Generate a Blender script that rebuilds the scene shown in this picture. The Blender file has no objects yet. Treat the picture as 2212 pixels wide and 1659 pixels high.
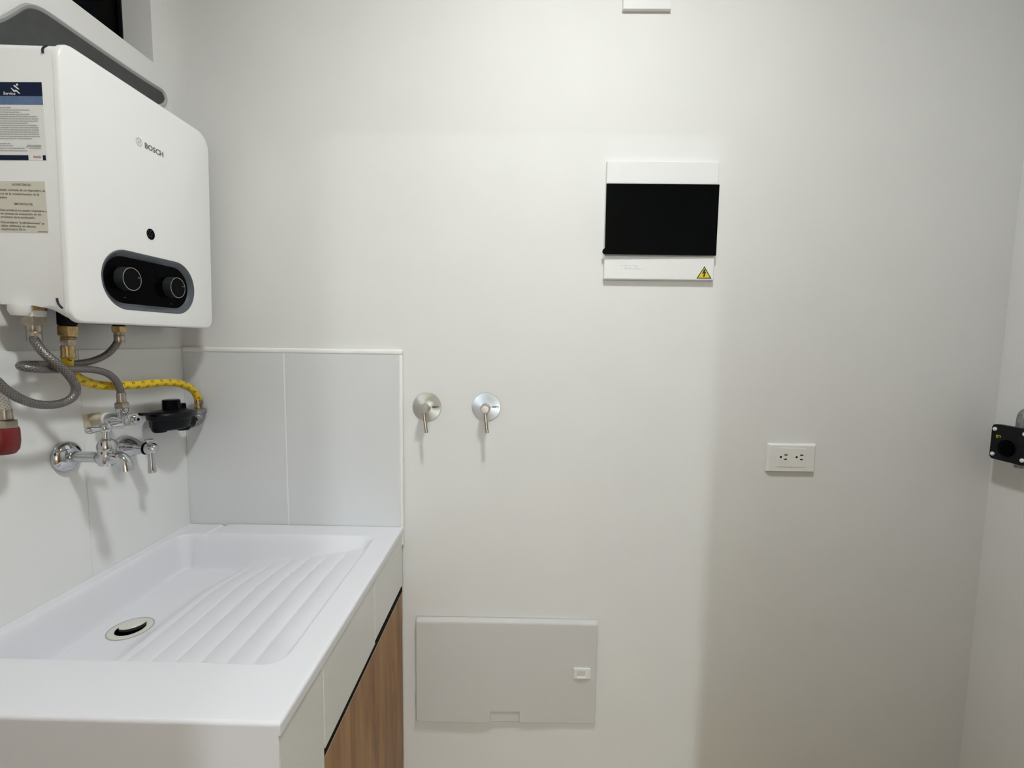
import bpy, bmesh, math, random
from mathutils import Vector, Matrix
random.seed(4)
PI = math.pi
S = bpy.context.scene
COL = S.collection

# ------------------------------------------------------------------ camera, world, exposure
CAM_POS = Vector((0.8221, -1.1455, 1.3102))
RIGHT = Vector((0.99979454, 0.01534315, 0.0132466))
DOWN = Vector((0.01455931, -0.08886974, -0.99593684))
FWD = Vector((-0.01410358, 0.99592508, -0.08907486))
cd = bpy.data.cameras.new('camera')
cd.sensor_fit = 'HORIZONTAL'
cd.sensor_width = 36.0
cd.lens = 36.0 * 1019.07 / 2212.0
cd.clip_start = 0.02
cam = bpy.data.objects.new('camera', cd)
COL.objects.link(cam)
m = Matrix((RIGHT, -DOWN, -FWD)).transposed().to_4x4()
m.translation = CAM_POS
cam.matrix_world = m
S.camera = cam

w = bpy.data.worlds.new('night'); S.world = w
w.use_nodes = True
w.node_tree.nodes['Background'].inputs[0].default_value = (0.01, 0.013, 0.02, 1)
w.node_tree.nodes['Background'].inputs[1].default_value = 0.05

S.view_settings.view_transform = 'Standard'
S.view_settings.look = 'None'
S.view_settings.gamma = 1.0
S.view_settings.use_curve_mapping = False
S.view_settings.exposure = 0.0
S.cycles.max_bounces = 7
S.cycles.diffuse_bounces = 4
S.cycles.glossy_bounces = 4
S.cycles.transmission_bounces = 4
S.cycles.adaptive_threshold = 0.05
S.cycles.use_light_tree = False
S.cycles.caustics_reflective = False
S.cycles.caustics_refractive = False

LAMP_POS = (0.95, -0.82, 2.455)      # laundry ceiling lamp
LAMP_W = 14.6
LAMP_COL = (0.945, 0.985, 0.975)
LAMP2_POS = (1.20, -6.0, 2.40)       # lamp of the kitchen behind the doorway
LAMP2_W = 190.0
LAMP2_COL = (0.885, 0.97, 0.99)

# ------------------------------------------------------------------ materials
def lin(c):
    return tuple(((x / 255.0 + 0.055) / 1.055) ** 2.4 if x > 10 else x / 255 / 12.92 for x in c)

def mat(name, col, rough=0.5, metal=0.0, spec=0.5, noise=0.0, nscale=30.0, bump=0.0, bscale=200.0, coat=0.0, emit=None, estr=0.0):
    ma = bpy.data.materials.new(name)
    ma.use_nodes = True
    nt = ma.node_tree
    b = nt.nodes['Principled BSDF']
    b.inputs['Base Color'].default_value = (*col, 1)
    b.inputs['Roughness'].default_value = rough
    b.inputs['Metallic'].default_value = metal
    b.inputs['Specular IOR Level'].default_value = spec
    b.inputs['Coat Weight'].default_value = coat
    b.inputs['Coat Roughness'].default_value = 0.08
    if emit:
        b.inputs['Emission Color'].default_value = (*emit, 1)
        b.inputs['Emission Strength'].default_value = estr
    tc = nt.nodes.new('ShaderNodeTexCoord')
    if noise:
        n = nt.nodes.new('ShaderNodeTexNoise'); n.inputs['Scale'].default_value = nscale
        n.inputs['Detail'].default_value = 2
        nt.links.new(tc.outputs['Object'], n.inputs['Vector'])
        r = nt.nodes.new('ShaderNodeValToRGB')
        r.color_ramp.elements[0].position = 0.3; r.color_ramp.elements[1].position = 0.7
        r.color_ramp.elements[0].color = (*[max(0, c * (1 - noise)) for c in col], 1)
        r.color_ramp.elements[1].color = (*[min(1, c * (1 + noise)) for c in col], 1)
        nt.links.new(n.outputs['Fac'], r.inputs['Fac'])
        nt.links.new(r.outputs['Color'], b.inputs['Base Color'])
    if bump:
        n2 = nt.nodes.new('ShaderNodeTexNoise'); n2.inputs['Scale'].default_value = bscale
        n2.inputs['Detail'].default_value = 2
        nt.links.new(tc.outputs['Object'], n2.inputs['Vector'])
        bp = nt.nodes.new('ShaderNodeBump'); bp.inputs['Strength'].default_value = bump
        bp.inputs['Distance'].default_value = 0.001
        nt.links.new(n2.outputs['Fac'], bp.inputs['Height'])
        nt.links.new(bp.outputs['Normal'], b.inputs['Normal'])
    return ma

M = {}
M['paint'] = mat('wall_paint', (0.76, 0.757, 0.745), 0.62, spec=0.3, noise=0.012, nscale=6)
M['ceiling'] = mat('ceiling_paint', (0.80, 0.80, 0.79), 0.8, spec=0.2)
M['tile'] = mat('glazed_tile', (0.70, 0.71, 0.72), 0.16, spec=0.5, noise=0.01, nscale=4)
M['wall_tile'] = mat('white_wall_tile', (0.82, 0.825, 0.82), 0.2, spec=0.5, noise=0.01, nscale=4)
M['apron_tile'] = mat('apron_tile', (0.74, 0.75, 0.73), 0.14, spec=0.5, noise=0.01, nscale=4)
M['apron_panel'] = mat('white_end_panel', (0.77, 0.77, 0.80), 0.4, spec=0.4, bump=0.05, bscale=200)
M['grout'] = mat('white_grout', (0.86, 0.86, 0.84), 0.75, spec=0.3, bump=0.2, bscale=500)
M['sink'] = mat('sink_acrylic', (0.80, 0.80, 0.845), 0.32, spec=0.45)
M['enamel'] = mat('white_enamel', (0.87, 0.87, 0.87), 0.30, spec=0.5)
M['plastic'] = mat('white_plastic', (0.79, 0.79, 0.785), 0.35, spec=0.5)
M['ivory'] = mat('ivory_plastic', (0.80, 0.79, 0.765), 0.38, spec=0.5)
M['greyplastic'] = mat('light_grey_plastic', (0.63, 0.62, 0.61), 0.42, spec=0.5)
M['black'] = mat('black_gloss_plastic', (0.002, 0.002, 0.003), 0.18, spec=0.05)
M['blackpanel'] = mat('black_panel', (0.0015, 0.0015, 0.002), 0.22, spec=0.02)
M['smoked'] = mat('smoked_black_cover', (0.0015, 0.002, 0.002), 0.18, spec=0.08)
M['blackmatte'] = mat('black_cast_metal', (0.005, 0.006, 0.008), 0.38, spec=0.18, bump=0.3, bscale=300)
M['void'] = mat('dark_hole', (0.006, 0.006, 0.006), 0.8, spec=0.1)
M['navy'] = mat('navy_slot', (0.008, 0.007, 0.03), 0.5)
M['bezel'] = mat('grey_blue_bezel', (0.12, 0.135, 0.16), 0.32, metal=0.55)
M['knobside'] = mat('knob_side', (0.035, 0.042, 0.047), 0.35, metal=0.3)
M['chrome'] = mat('chrome', (0.56, 0.575, 0.60), 0.05, metal=1.0)
M['satin'] = mat('satin_nickel', (0.55, 0.54, 0.51), 0.28, metal=1.0)
M['nickel'] = mat('nickel_fitting', (0.40, 0.35, 0.295), 0.28, metal=1.0, noise=0.15, nscale=120)
M['brass'] = mat('brass', (0.46, 0.33, 0.16), 0.28, metal=1.0, noise=0.2, nscale=150)
M['galv'] = mat('galvanised', (0.27, 0.275, 0.285), 0.45, metal=0.7, noise=0.25, nscale=160, bump=0.2, bscale=400)
M['red'] = mat('dark_red_plastic', (0.16, 0.008, 0.010), 0.35)
M['ptfe'] = mat('white_thread_tape', (0.80, 0.80, 0.78), 0.6)
M['tape'] = mat('beige_patch', (0.55, 0.50, 0.38), 0.7, noise=0.12, nscale=80)
M['navyprint'] = mat('navy_print', (0.003, 0.010, 0.040), 0.5, spec=0.15)
M['blueprint'] = mat('blue_print', (0.09, 0.16, 0.30), 0.45, noise=0.15, nscale=300)
M['sticker'] = mat('sticker_paper', (0.78, 0.78, 0.76), 0.45)
M['beigesticker'] = mat('cream_sticker', (0.66, 0.63, 0.54), 0.5)
M['greyink'] = mat('grey_ink', (0.42, 0.42, 0.42), 0.6)
M['brownink'] = mat('brown_ink', (0.24, 0.20, 0.17), 0.6)
M['redink'] = mat('red_ink', (0.55, 0.10, 0.13), 0.6)
M['greylogo'] = mat('grey_logo', (0.20, 0.21, 0.22), 0.4, metal=0.3)
M['palelogo'] = mat('pale_logo', (0.52, 0.53, 0.52), 0.4)
M['yellow'] = mat('warning_yellow', (0.72, 0.56, 0.02), 0.45)
M['blackink'] = mat('black_ink', (0.006, 0.006, 0.006), 0.5)
M['panelgrey'] = mat('panel_grey', (0.055, 0.058, 0.056), 0.6, noise=0.12, nscale=40)
M['panelrim'] = mat('panel_rim', (0.40, 0.405, 0.40), 0.5)
M['drain'] = mat('drain_plastic', (0.70, 0.69, 0.62), 0.35)
M['rubber'] = mat('black_rubber', (0.008, 0.008, 0.010), 0.4)
M['lampwhite'] = mat('lamp_housing', (0.8, 0.8, 0.8), 0.4)
M['lampglow'] = mat('lamp_diffuser', (0.8, 0.8, 0.8), 0.5, emit=(1.0, 0.96, 0.9), estr=6.0)
M['alu'] = mat('black_aluminium', (0.006, 0.006, 0.007), 0.5, spec=0.1)
M['floor'] = mat('floor_laminate', (0.36, 0.225, 0.062), 0.4, noise=0.2, nscale=9)

def glass_mat():
    ma = bpy.data.materials.new('window_glass'); ma.use_nodes = True
    b = ma.node_tree.nodes['Principled BSDF']
    b.inputs['Base Color'].default_value = (0.9, 0.95, 0.95, 1)
    b.inputs['Roughness'].default_value = 0.02
    b.inputs['Transmission Weight'].default_value = 1.0
    b.inputs['IOR'].default_value = 1.1
    return ma
M['glass'] = glass_mat()

def wood_mat(name, c0, c1, c2, sc=(9, 9, 0.9)):
    ma = bpy.data.materials.new(name); ma.use_nodes = True
    nt = ma.node_tree; b = nt.nodes['Principled BSDF']
    tc = nt.nodes.new('ShaderNodeTexCoord'); mp = nt.nodes.new('ShaderNodeMapping')
    mp.inputs['Scale'].default_value = sc
    nt.links.new(tc.outputs['Object'], mp.inputs['Vector'])
    n = nt.nodes.new('ShaderNodeTexNoise'); n.inputs['Scale'].default_value = 3.2
    n.inputs['Detail'].default_value = 9; n.inputs['Roughness'].default_value = 0.65
    n.inputs['Distortion'].default_value = 0.6
    nt.links.new(mp.outputs['Vector'], n.inputs['Vector'])
    r = nt.nodes.new('ShaderNodeValToRGB')
    r.color_ramp.elements[0].position = 0.32; r.color_ramp.elements[0].color = (*c0, 1)
    r.color_ramp.elements[1].position = 0.72; r.color_ramp.elements[1].color = (*c2, 1)
    e = r.color_ramp.elements.new(0.5); e.color = (*c1, 1)
    nt.links.new(n.outputs['Fac'], r.inputs['Fac'])
    nt.links.new(r.outputs['Color'], b.inputs['Base Color'])
    mp2 = nt.nodes.new('ShaderNodeMapping'); mp2.inputs['Scale'].default_value = (sc[0] * 14, sc[1] * 14, sc[2] * 4)
    nt.links.new(tc.outputs['Object'], mp2.inputs['Vector'])
    n2 = nt.nodes.new('ShaderNodeTexNoise'); n2.inputs['Scale'].default_value = 3
    nt.links.new(mp2.outputs['Vector'], n2.inputs['Vector'])
    bp = nt.nodes.new('ShaderNodeBump'); bp.inputs['Strength'].default_value = 0.15; bp.inputs['Distance'].default_value = 0.001
    nt.links.new(n2.outputs['Fac'], bp.inputs['Height']); nt.links.new(bp.outputs['Normal'], b.inputs['Normal'])
    b.inputs['Roughness'].default_value = 0.5
    return ma
M['wood'] = wood_mat('oak_laminate', (0.15, 0.067, 0.022), (0.32, 0.162, 0.058), (0.43, 0.245, 0.10))
M['woodedge'] = mat('oak_edge_band', (0.46, 0.34, 0.23), 0.5)
M['wooddoor'] = wood_mat('shading_door_wood', (0.21, 0.105, 0.030), (0.31, 0.16, 0.048), (0.37, 0.20, 0.07))

def nodes_of(ma):
    nt = ma.node_tree
    return nt, nt.nodes['Principled BSDF']

def math_node(nt, op, a, b=None):
    n = nt.nodes.new('ShaderNodeMath'); n.operation = op
    for i, v in enumerate((a, b)):
        if v is None: continue
        if isinstance(v, (int, float)): n.inputs[i].default_value = v
        else: nt.links.new(v, n.inputs[i])
    return n.outputs[0]

def braid_mat(name, c_hi, c_lo, pitch=0.0022):
    """woven steel sleeve: crossed diagonal strands from the hose's own length / turn coordinates"""
    ma = mat(name, c_hi, 0.38, metal=0.65)
    nt, b = nodes_of(ma)
    uv = nt.nodes.new('ShaderNodeUVMap'); sp = nt.nodes.new('ShaderNodeSeparateXYZ')
    nt.links.new(uv.outputs['UV'], sp.inputs[0])
    u = math_node(nt, 'MULTIPLY', sp.outputs['X'], 2 * PI / (pitch * 2.2))
    v = math_node(nt, 'MULTIPLY', sp.outputs['Y'], 2 * PI * 9)
    s1 = math_node(nt, 'SINE', math_node(nt, 'ADD', u, v))
    s2 = math_node(nt, 'SINE', math_node(nt, 'SUBTRACT', u, v))
    h = math_node(nt, 'MAXIMUM', s1, s2)
    h = math_node(nt, 'MULTIPLY', math_node(nt, 'ADD', h, 1.0), 0.5)
    mx = nt.nodes.new('ShaderNodeMix'); mx.data_type = 'RGBA'
    nt.links.new(h, mx.inputs[0]); mx.inputs[6].default_value = (*c_lo, 1); mx.inputs[7].default_value = (*c_hi, 1)
    nt.links.new(mx.outputs[2], b.inputs['Base Color'])
    bp = nt.nodes.new('ShaderNodeBump'); bp.inputs['Strength'].default_value = 0.5; bp.inputs['Distance'].default_value = 0.0006
    nt.links.new(h, bp.inputs['Height']); nt.links.new(bp.outputs['Normal'], b.inputs['Normal'])
    return ma
M['braid'] = braid_mat('grey_braid', (0.23, 0.21, 0.205), (0.07, 0.065, 0.065))
M['braid2'] = braid_mat('silver_braid', (0.62, 0.60, 0.58), (0.28, 0.26, 0.25))

def gas_hose_mat():
    ma = mat('yellow_gas_hose', (0.72, 0.50, 0.008), 0.38)
    nt, b = nodes_of(ma)
    uv = nt.nodes.new('ShaderNodeUVMap'); sp = nt.nodes.new('ShaderNodeSeparateXYZ')
    nt.links.new(uv.outputs['UV'], sp.inputs[0])
    rows = math_node(nt, 'MULTIPLY', sp.outputs['Y'], 5.0)
    fr = math_node(nt, 'FRACT', rows)
    rowi = math_node(nt, 'FLOOR', rows)
    on_v = math_node(nt, 'MULTIPLY', math_node(nt, 'GREATER_THAN', fr, 0.18), math_node(nt, 'LESS_THAN', fr, 0.80))
    # slanted pairs of ticks every 24 mm, each row offset by half a step
    uu = math_node(nt, 'ADD', sp.outputs['X'], math_node(nt, 'MULTIPLY', rowi, 0.0135))
    uu = math_node(nt, 'ADD', uu, math_node(nt, 'MULTIPLY', fr, 0.0022))
    k = math_node(nt, 'MODULO', uu, 0.024)
    t1 = math_node(nt, 'LESS_THAN', k, 0.0019)
    t2 = math_node(nt, 'MULTIPLY', math_node(nt, 'GREATER_THAN', k, 0.0042), math_node(nt, 'LESS_THAN', k, 0.0061))
    f = math_node(nt, 'MULTIPLY', math_node(nt, 'MAXIMUM', t1, t2), on_v)
    mx = nt.nodes.new('ShaderNodeMix'); mx.data_type = 'RGBA'
    nt.links.new(f, mx.inputs[0]); mx.inputs[6].default_value = (0.72, 0.50, 0.008, 1); mx.inputs[7].default_value = (0.09, 0.012, 0.006, 1)
    nt.links.new(mx.outputs[2], b.inputs['Base Color'])
    return ma
M['gashose'] = gas_hose_mat()

def brushed_disc():
    ma = mat('brushed_disc', (0.60, 0.595, 0.57), 0.30, metal=1.0)
    nt, b = nodes_of(ma)
    b.inputs['Anisotropic'].default_value = 0.75
    tg = nt.nodes.new('ShaderNodeTangent'); tg.direction_type = 'RADIAL'; tg.axis = 'Y'
    nt.links.new(tg.outputs[0], b.inputs['Tangent'])
    return ma
M['disc'] = brushed_disc()
def brushed_disc2():
    ma = brushed_disc(); ma.name = 'pale_brushed_disc'
    b = ma.node_tree.nodes['Principled BSDF']
    b.inputs['Base Color'].default_value = (0.56, 0.60, 0.67, 1); b.inputs['Roughness'].default_value = 0.36
    b.inputs['Metallic'].default_value = 0.85
    return ma
M['disc2'] = brushed_disc2()

# ------------------------------------------------------------------ builders
def link(o, parent=None):
    COL.objects.link(o)
    if parent is not None: o.parent = parent
    return o

def from_bm(name, bm, ma, parent=None, smooth=False, loc=None):
    bmesh.ops.recalc_face_normals(bm, faces=bm.faces[:])
    me = bpy.data.meshes.new(name)
    bm.to_mesh(me); bm.free()
    me.materials.append(M[ma] if isinstance(ma, str) else ma)
    if smooth:
        me.polygons.foreach_set('use_smooth', [True] * len(me.polygons))
        try: me.set_sharp_from_angle(angle=math.radians(38))
        except Exception: pass
    o = bpy.data.objects.new(name, me)
    if loc is not None: o.location = loc
    return link(o, parent)

def thing(name, label, cat, loc=(0, 0, 0), group=None, rot=(0, 0, 0)):
    o = bpy.data.objects.new(name, None)
    o.empty_display_size = 0.02
    o.location = loc; o.rotation_euler = rot
    o['label'] = label; o['category'] = cat
    if group: o['group'] = group
    COL.objects.link(o)
    o['_org'] = list(loc)
    return o

def org(t): return Vector(t['_org']) if '_org' in t else Vector((0, 0, 0))

class B:
    """collects shapes given in world metres; build() turns them into one mesh relative to its thing"""
    def __init__(s): s.bm = bmesh.new()
    def box(s, x0, x1, y0, y1, z0, z1, bev=0.0, seg=2):
        b2 = bmesh.new()
        bmesh.ops.create_cube(b2, size=1)
        for v in b2.verts:
            v.co = Vector((x0 + (v.co.x + .5) * (x1 - x0), y0 + (v.co.y + .5) * (y1 - y0), z0 + (v.co.z + .5) * (z1 - z0)))
        if bev:
            bmesh.ops.bevel(b2, geom=b2.edges[:], offset=bev, segments=seg, profile=0.5, affect='EDGES')
        s._merge(b2); return s
    def _merge(s, b2, mtx=None):
        me = bpy.data.meshes.new('tmp'); b2.to_mesh(me); b2.free()
        if mtx is not None: me.transform(mtx)
        s.bm.from_mesh(me); bpy.data.meshes.remove(me)
    def mesh(s, verts, faces):
        vs = [s.bm.verts.new(v) for v in verts]
        for f in faces:
            try: s.bm.faces.new([vs[i] for i in f])
            except ValueError: pass
        return s
    def lathe(s, prof, o, axis=(0, 0, 1), n=28, sx=1.0, sy=1.0, side=None, cap=True):
        """prof: [(radius, height)], o: origin, axis: direction of height"""
        a = Vector(axis).normalized()
        u = Vector(side).normalized() if side else (a.orthogonal().normalized())
        v = a.cross(u)
        o = Vector(o); rings = []; vs = []
        for r, h in prof:
            if r < 1e-7: rings.append([len(vs)]); vs.append(o + a * h)
            else:
                rings.append(list(range(len(vs), len(vs) + n)))
                for i in range(n):
                    t = 2 * PI * (i + .5) / n
                    vs.append(o + a * h + u * (r * sx * math.cos(t)) + v * (r * sy * math.sin(t)))
        fs = []
        for A, Bq in zip(rings, rings[1:]):
            for i in range(n):
                j = (i + 1) % n
                if len(A) == 1 and len(Bq) == 1: continue
                if len(A) == 1: fs.append((A[0], Bq[j], Bq[i]))
                elif len(Bq) == 1: fs.append((A[i], A[j], Bq[0]))
                else: fs.append((A[i], A[j], Bq[j], Bq[i]))
        if cap and len(rings[0]) > 1: fs.append(tuple(reversed(rings[0])))
        if cap and len(rings[-1]) > 1: fs.append(tuple(rings[-1]))
        return s.mesh(vs, fs)
    def cyl(s, o, axis, r, h, n=24, bev=0.0, side=None):
        if bev: p = [(r - bev, 0), (r, bev), (r, h - bev), (r - bev, h)]
        else: p = [(r, 0), (r, h)]
        return s.lathe(p, o, axis, n, side=side)
    def hexnut(s, o, axis, r, h, side=None):
        return s.lathe([(r * .88, 0), (r, h * .12), (r, h * .88), (r * .88, h)], o, axis, 6, side=side)
    def tube(s, pts, rad, n=14, sub=8, uv=True, cap=True):
        P = smooth_path([Vector(p) for p in pts], sub)
        rr = rad if callable(rad) else (lambda t: rad)
        L = [0.0]
        for a, b in zip(P, P[1:]): L.append(L[-1] + (b - a).length)
        T = []
        for i in range(len(P)):
            d = P[min(i + 1, len(P) - 1)] - P[max(i - 1, 0)]
            T.append(d.normalized())
        u = T[0].orthogonal().normalized(); vs = []; rings = []
        for i, p in enumerate(P):
            if i: u = (u - T[i] * u.dot(T[i])).normalized()
            v = T[i].cross(u); r = rr(L[i] / L[-1])
            rings.append([s.bm.verts.new(p + (u * math.cos(2 * PI * k / n) + v * math.sin(2 * PI * k / n)) * r) for k in range(n)])
        lay = s.bm.loops.layers.uv.verify()
        for i in range(len(rings) - 1):
            for k in range(n):
                j = (k + 1) % n
                f = s.bm.faces.new((rings[i][k], rings[i][j], rings[i + 1][j], rings[i + 1][k]))
                for lp, (a, b) in zip(f.loops, ((i, k), (i, k + 1), (i + 1, k + 1), (i + 1, k))):
                    lp[lay].uv = (L[a], b / n)
        if cap:
            s.bm.faces.new(list(reversed(rings[0]))); s.bm.faces.new(rings[-1])
        return s
    def prism(s, poly, o, ux, uy, un, h):
        """polygon in the (ux, uy) plane at o, extruded by h along un"""
        o, ux, uy, un = map(Vector, (o, ux, uy, un)); n = len(poly)
        vs = [o + ux * a + uy * b for a, b in poly]; vs += [v + un * h for v in vs]
        fs = [tuple(range(n)), tuple(reversed(range(n, 2 * n)))]
        fs += [(i, (i + 1) % n, n + (i + 1) % n, n + i) for i in range(n)]
        return s.mesh(vs, fs)
    def text(s, body, o, ux, uy, size, ext=0.0003, align='LEFT', bold=0.0, width=None):
        cu = bpy.data.curves.new('txt', 'FONT'); cu.body = body; cu.size = size
        cu.align_x = align; cu.extrude = ext; cu.offset = bold; cu.resolution_u = 2
        ob = bpy.data.objects.new('txt', cu)
        me = bpy.data.meshes.new_from_object(ob)
        ux, uy = Vector(ux), Vector(uy)
        if width:
            xs = [v.co.x for v in me.vertices]; k = width / max(1e-6, max(xs) - min(xs))
            for v in me.vertices: v.co.x *= k
        mt = Matrix((ux, uy, ux.cross(uy))).transposed().to_4x4(); mt.translation = Vector(o)
        me.transform(mt)
        s.bm.from_mesh(me)
        bpy.data.meshes.remove(me); bpy.data.objects.remove(ob); bpy.data.curves.remove(cu)
        return s
    def build(s, name, ma, parent=None, smooth=True, t=None, inv=None):
        ref = t or parent
        if ref is not None:
            o = org(ref)
            for v in s.bm.verts: v.co -= o
        return from_bm(name, s.bm, ma, parent, smooth)

def smooth_path(P, sub):
    if sub <= 1 or len(P) < 3: return P
    out = []
    for i in range(len(P) - 1):
        p0 = P[i - 1] if i else P[0] * 2 - P[1]
        p1, p2 = P[i], P[i + 1]
        p3 = P[i + 2] if i + 2 < len(P) else P[-1] * 2 - P[-2]
        for k in range(sub):
            t = k / sub
            out.append(0.5 * ((2 * p1) + (p2 - p0) * t + (2 * p0 - 5 * p1 + 4 * p2 - p3) * t * t + (3 * p1 - p0 - 3 * p2 + p3) * t ** 3))
    out.append(P[-1]); return out

def sub(parent_part, b, name, ma, root, smooth=True):
    """a sub-part: same coordinates as its thing"""
    return b.build(name, ma, parent_part, smooth, t=root)

def struct(o, label=None):
    o['kind'] = 'structure'
    if label: o['label'] = label
    return o

def rrect_pt(ang, hx, hy, r):
    """point where the ray at ang leaves a rounded rectangle centred on 0"""
    c, s_ = math.cos(ang), math.sin(ang); lo, hi = 0.0, 2 * (hx + hy)
    for _ in range(50):
        m_ = (lo + hi) / 2
        qx, qy = abs(c * m_) - hx + r, abs(s_ * m_) - hy + r
        d = math.hypot(max(qx, 0), max(qy, 0)) + min(max(qx, qy), 0) - r
        if d < 0: lo = m_
        else: hi = m_
    return c * lo, s_ * lo

# ------------------------------------------------------------------ the room
RW = 1.9755; CEIL = 2.50; FRONT = -1.75
struct(B().box(-0.12, RW + 0.12, 0.0, 0.12, 0, CEIL).build('wall_back', 'paint', None, False), 'white painted back wall of the laundry')
# left wall around the window opening
WY0, WY1, WZ0, WZ1 = -0.78, -0.05, 1.918, 2.36
wl = B()
wl.box(-0.12, 0, FRONT, 0, 0, WZ0)
wl.box(-0.12, 0, FRONT, 0, WZ1, CEIL)
wl.box(-0.12, 0, WY1, 0, WZ0, WZ1)
wl.box(-0.12, 0, FRONT, WY0, WZ0, WZ1)
struct(wl.build('wall_left', 'paint', None, False), 'white painted left wall with the window')
struct(B().box(RW, RW + 0.12, FRONT, 0, 0, CEIL).build('wall_right', 'paint', None, False), 'white painted right wall')
KX0, KX1, KY = -0.9, 2.9, -6.6
struct(B().box(KX0 - 0.1, KX1 + 0.1, KY, 0.12, -0.1, 0).build('floor', 'floor', None, False), 'brown laminate floor')
struct(B().box(KX0 - 0.1, KX1 + 0.1, KY, 0.12, CEIL, CEIL + 0.1).build('ceiling', 'ceiling', None, False), 'white ceiling')
# doorway wall behind the camera
DX0, DX1, DZ = 0.60, 1.28, 1.98
wf = B()
wf.box(KX0, DX0, FRONT - 0.1, FRONT, 0, CEIL)
wf.box(DX1, KX1, FRONT - 0.1, FRONT, 0, CEIL)
wf.box(DX0, DX1, FRONT - 0.1, FRONT, DZ, CEIL)
struct(wf.build('wall_front', 'paint', None, False), 'white wall with the doorway to the kitchen')
wk = B()
wk.box(KX0 - 0.1, KX0, KY, FRONT - 0.1, 0, CEIL)
wk.box(KX1, KX1 + 0.1, KY, FRONT - 0.1, 0, CEIL)
wk.box(KX0, KX1, KY - 0.1, KY, 0, CEIL)
struct(wk.build('wall_kitchen', 'ceiling', None, False), 'white walls of the kitchen beyond the doorway')
# unseen wooden door, added to block kitchen light and warm the right side
dr = B().box(DX1, DX1 + 0.04, FRONT + 0.004, FRONT + 0.69, 0.01, 1.97, 0.002).build('shading_door', 'wooddoor', None, False)
struct(dr, 'brown wooden door out of view, added to shade the right side')
hy = FRONT + 0.62
hb = B()
B().box(DX1 - 0.0015, DX1 + 0.0005, hy - 0.02, hy + 0.02, 0.93, 1.07, 0.0005, 1).build('flush_pull', 'satin', dr, False)
for sx_ in (1,):
    x_ = DX1 if sx_ < 0 else DX1 + 0.04
    hb.cyl((x_, hy, 1.0), (sx_, 0, 0), 0.022, 0.008, 20).cyl((x_ + sx_ * 0.006, hy, 1.0), (sx_, 0, 0), 0.008, 0.05, 14)
    hb.tube([(x_ + sx_ * 0.055, hy, 1.0), (x_ + sx_ * 0.055, hy - 0.05, 1.0), (x_ + sx_ * 0.05, hy - 0.11, 1.0)], 0.008, sub=4)
hb.build('door_handle', 'satin', dr)

# window
wd = thing('window_1', 'dark night window set deep in the left wall above the heater', 'window', (-0.07, WY1, WZ0))
del wd['category']; wd['kind'] = 'structure'
B().box(-0.076, -0.070, WY0 + 0.012, WY1 - 0.004, WZ0 + 0.012, WZ1 - 0.012).build('pane', 'glass', wd, False)
fb = B()
fb.box(-0.1195, -0.064, WY0, WY1, WZ0, WZ0 + 0.012); fb.box(-0.1195, -0.064, WY0, WY1, WZ1 - 0.012, WZ1)
fb.box(-0.1195, -0.064, WY0, WY0 + 0.012, WZ0 + 0.012, WZ1 - 0.012); fb.box(-0.1195, -0.064, WY1 - 0.004, WY1, WZ0 + 0.012, WZ1 - 0.012)
fb.build('window_frame', 'alu', wd, False)

# ------------------------------------------------------------------ tiled splashback (back wall and left wall)
TZ = 1.2847; TX = 0.5405; TZ0 = 0.80
sb = thing('tile_splashback', 'pale grey glazed tile panel with white edging on the back wall above the sink', 'splashback', (0.0, 0.0, TZ0))
B().box(0.0035, TX - 0.004, -0.0087, -0.0005, TZ0, TZ - 0.004).build('grout_bed', 'grout', sb, False)
for x0, x1 in ((0.0045, 0.2505), (0.2535, 0.5315)):
    B().box(x0, x1, -0.0095, -0.003, TZ0, TZ - 0.0095, 0.0008, 1).build('tile', 'tile', sb, False)
B().box(0.0035, TX, -0.0112, -0.0005, TZ - 0.0095, TZ + 0.003, 0.004, 3).build('edge_trim', 'grout', sb)
B().box(TX - 0.0085, TX, -0.0112, -0.0005, TZ0, TZ - 0.0095, 0.003, 3).build('edge_trim', 'grout', sb)
sl = thing('tile_splashback', 'white glazed tiles on the left wall behind the taps', 'splashback', (0.0, 0.0, TZ0))
B().box(0.0003, 0.0018, -0.80, -0.0005, TZ0, TZ - 0.001).build('grout_bed', 'grout', sl, False)
for y0, y1 in ((-0.2795, -0.001), (-0.530, -0.281), (-0.78, -0.5315)):
    B().box(0.0006, 0.003, y0, y1, TZ0, TZ - 0.0005, 0.0006, 1).build('tile', 'wall_tile', sl, False)

# ------------------------------------------------------------------ laundry sink
RIM = 0.8467; SX0, SX1, SY0, SY1 = 0.0034, 0.5395, -0.6176, -0.0115
def sstep(t):
    t = min(1, max(0, t)); return t * t * (3 - 2 * t)
IX0, IX1, IY0, IY1 = 0.027, 0.4875, -0.513, -0.070
def basin_floor(x, y):
    z = 0.765 + 0.012 * max(0, math.hypot(x - 0.10, y + 0.315) - 0.035)
    far = sstep((y + 0.27) / 0.20) ** 2
    xs = x - 0.034 * far * max(0.0, 1 - (x - 0.18) / 0.30)
    if xs > 0.135:
        z += 0.008 * sstep((xs - 0.135) / 0.035)
        z += 0.150 * max(0, xs - 0.150)
        k = (xs - 0.182) / 0.0485
        if -0.6 < k < 6.2:
            amp = 0.0052 * sstep((k + 0.6) / 0.5) * sstep((6.2 - k) / 0.5) * sstep((-0.078 - y) / 0.05)
            z += amp * (abs(math.sin(PI * k)) ** 0.55 - 0.55)
    return min(z, RIM - 0.012)
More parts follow.
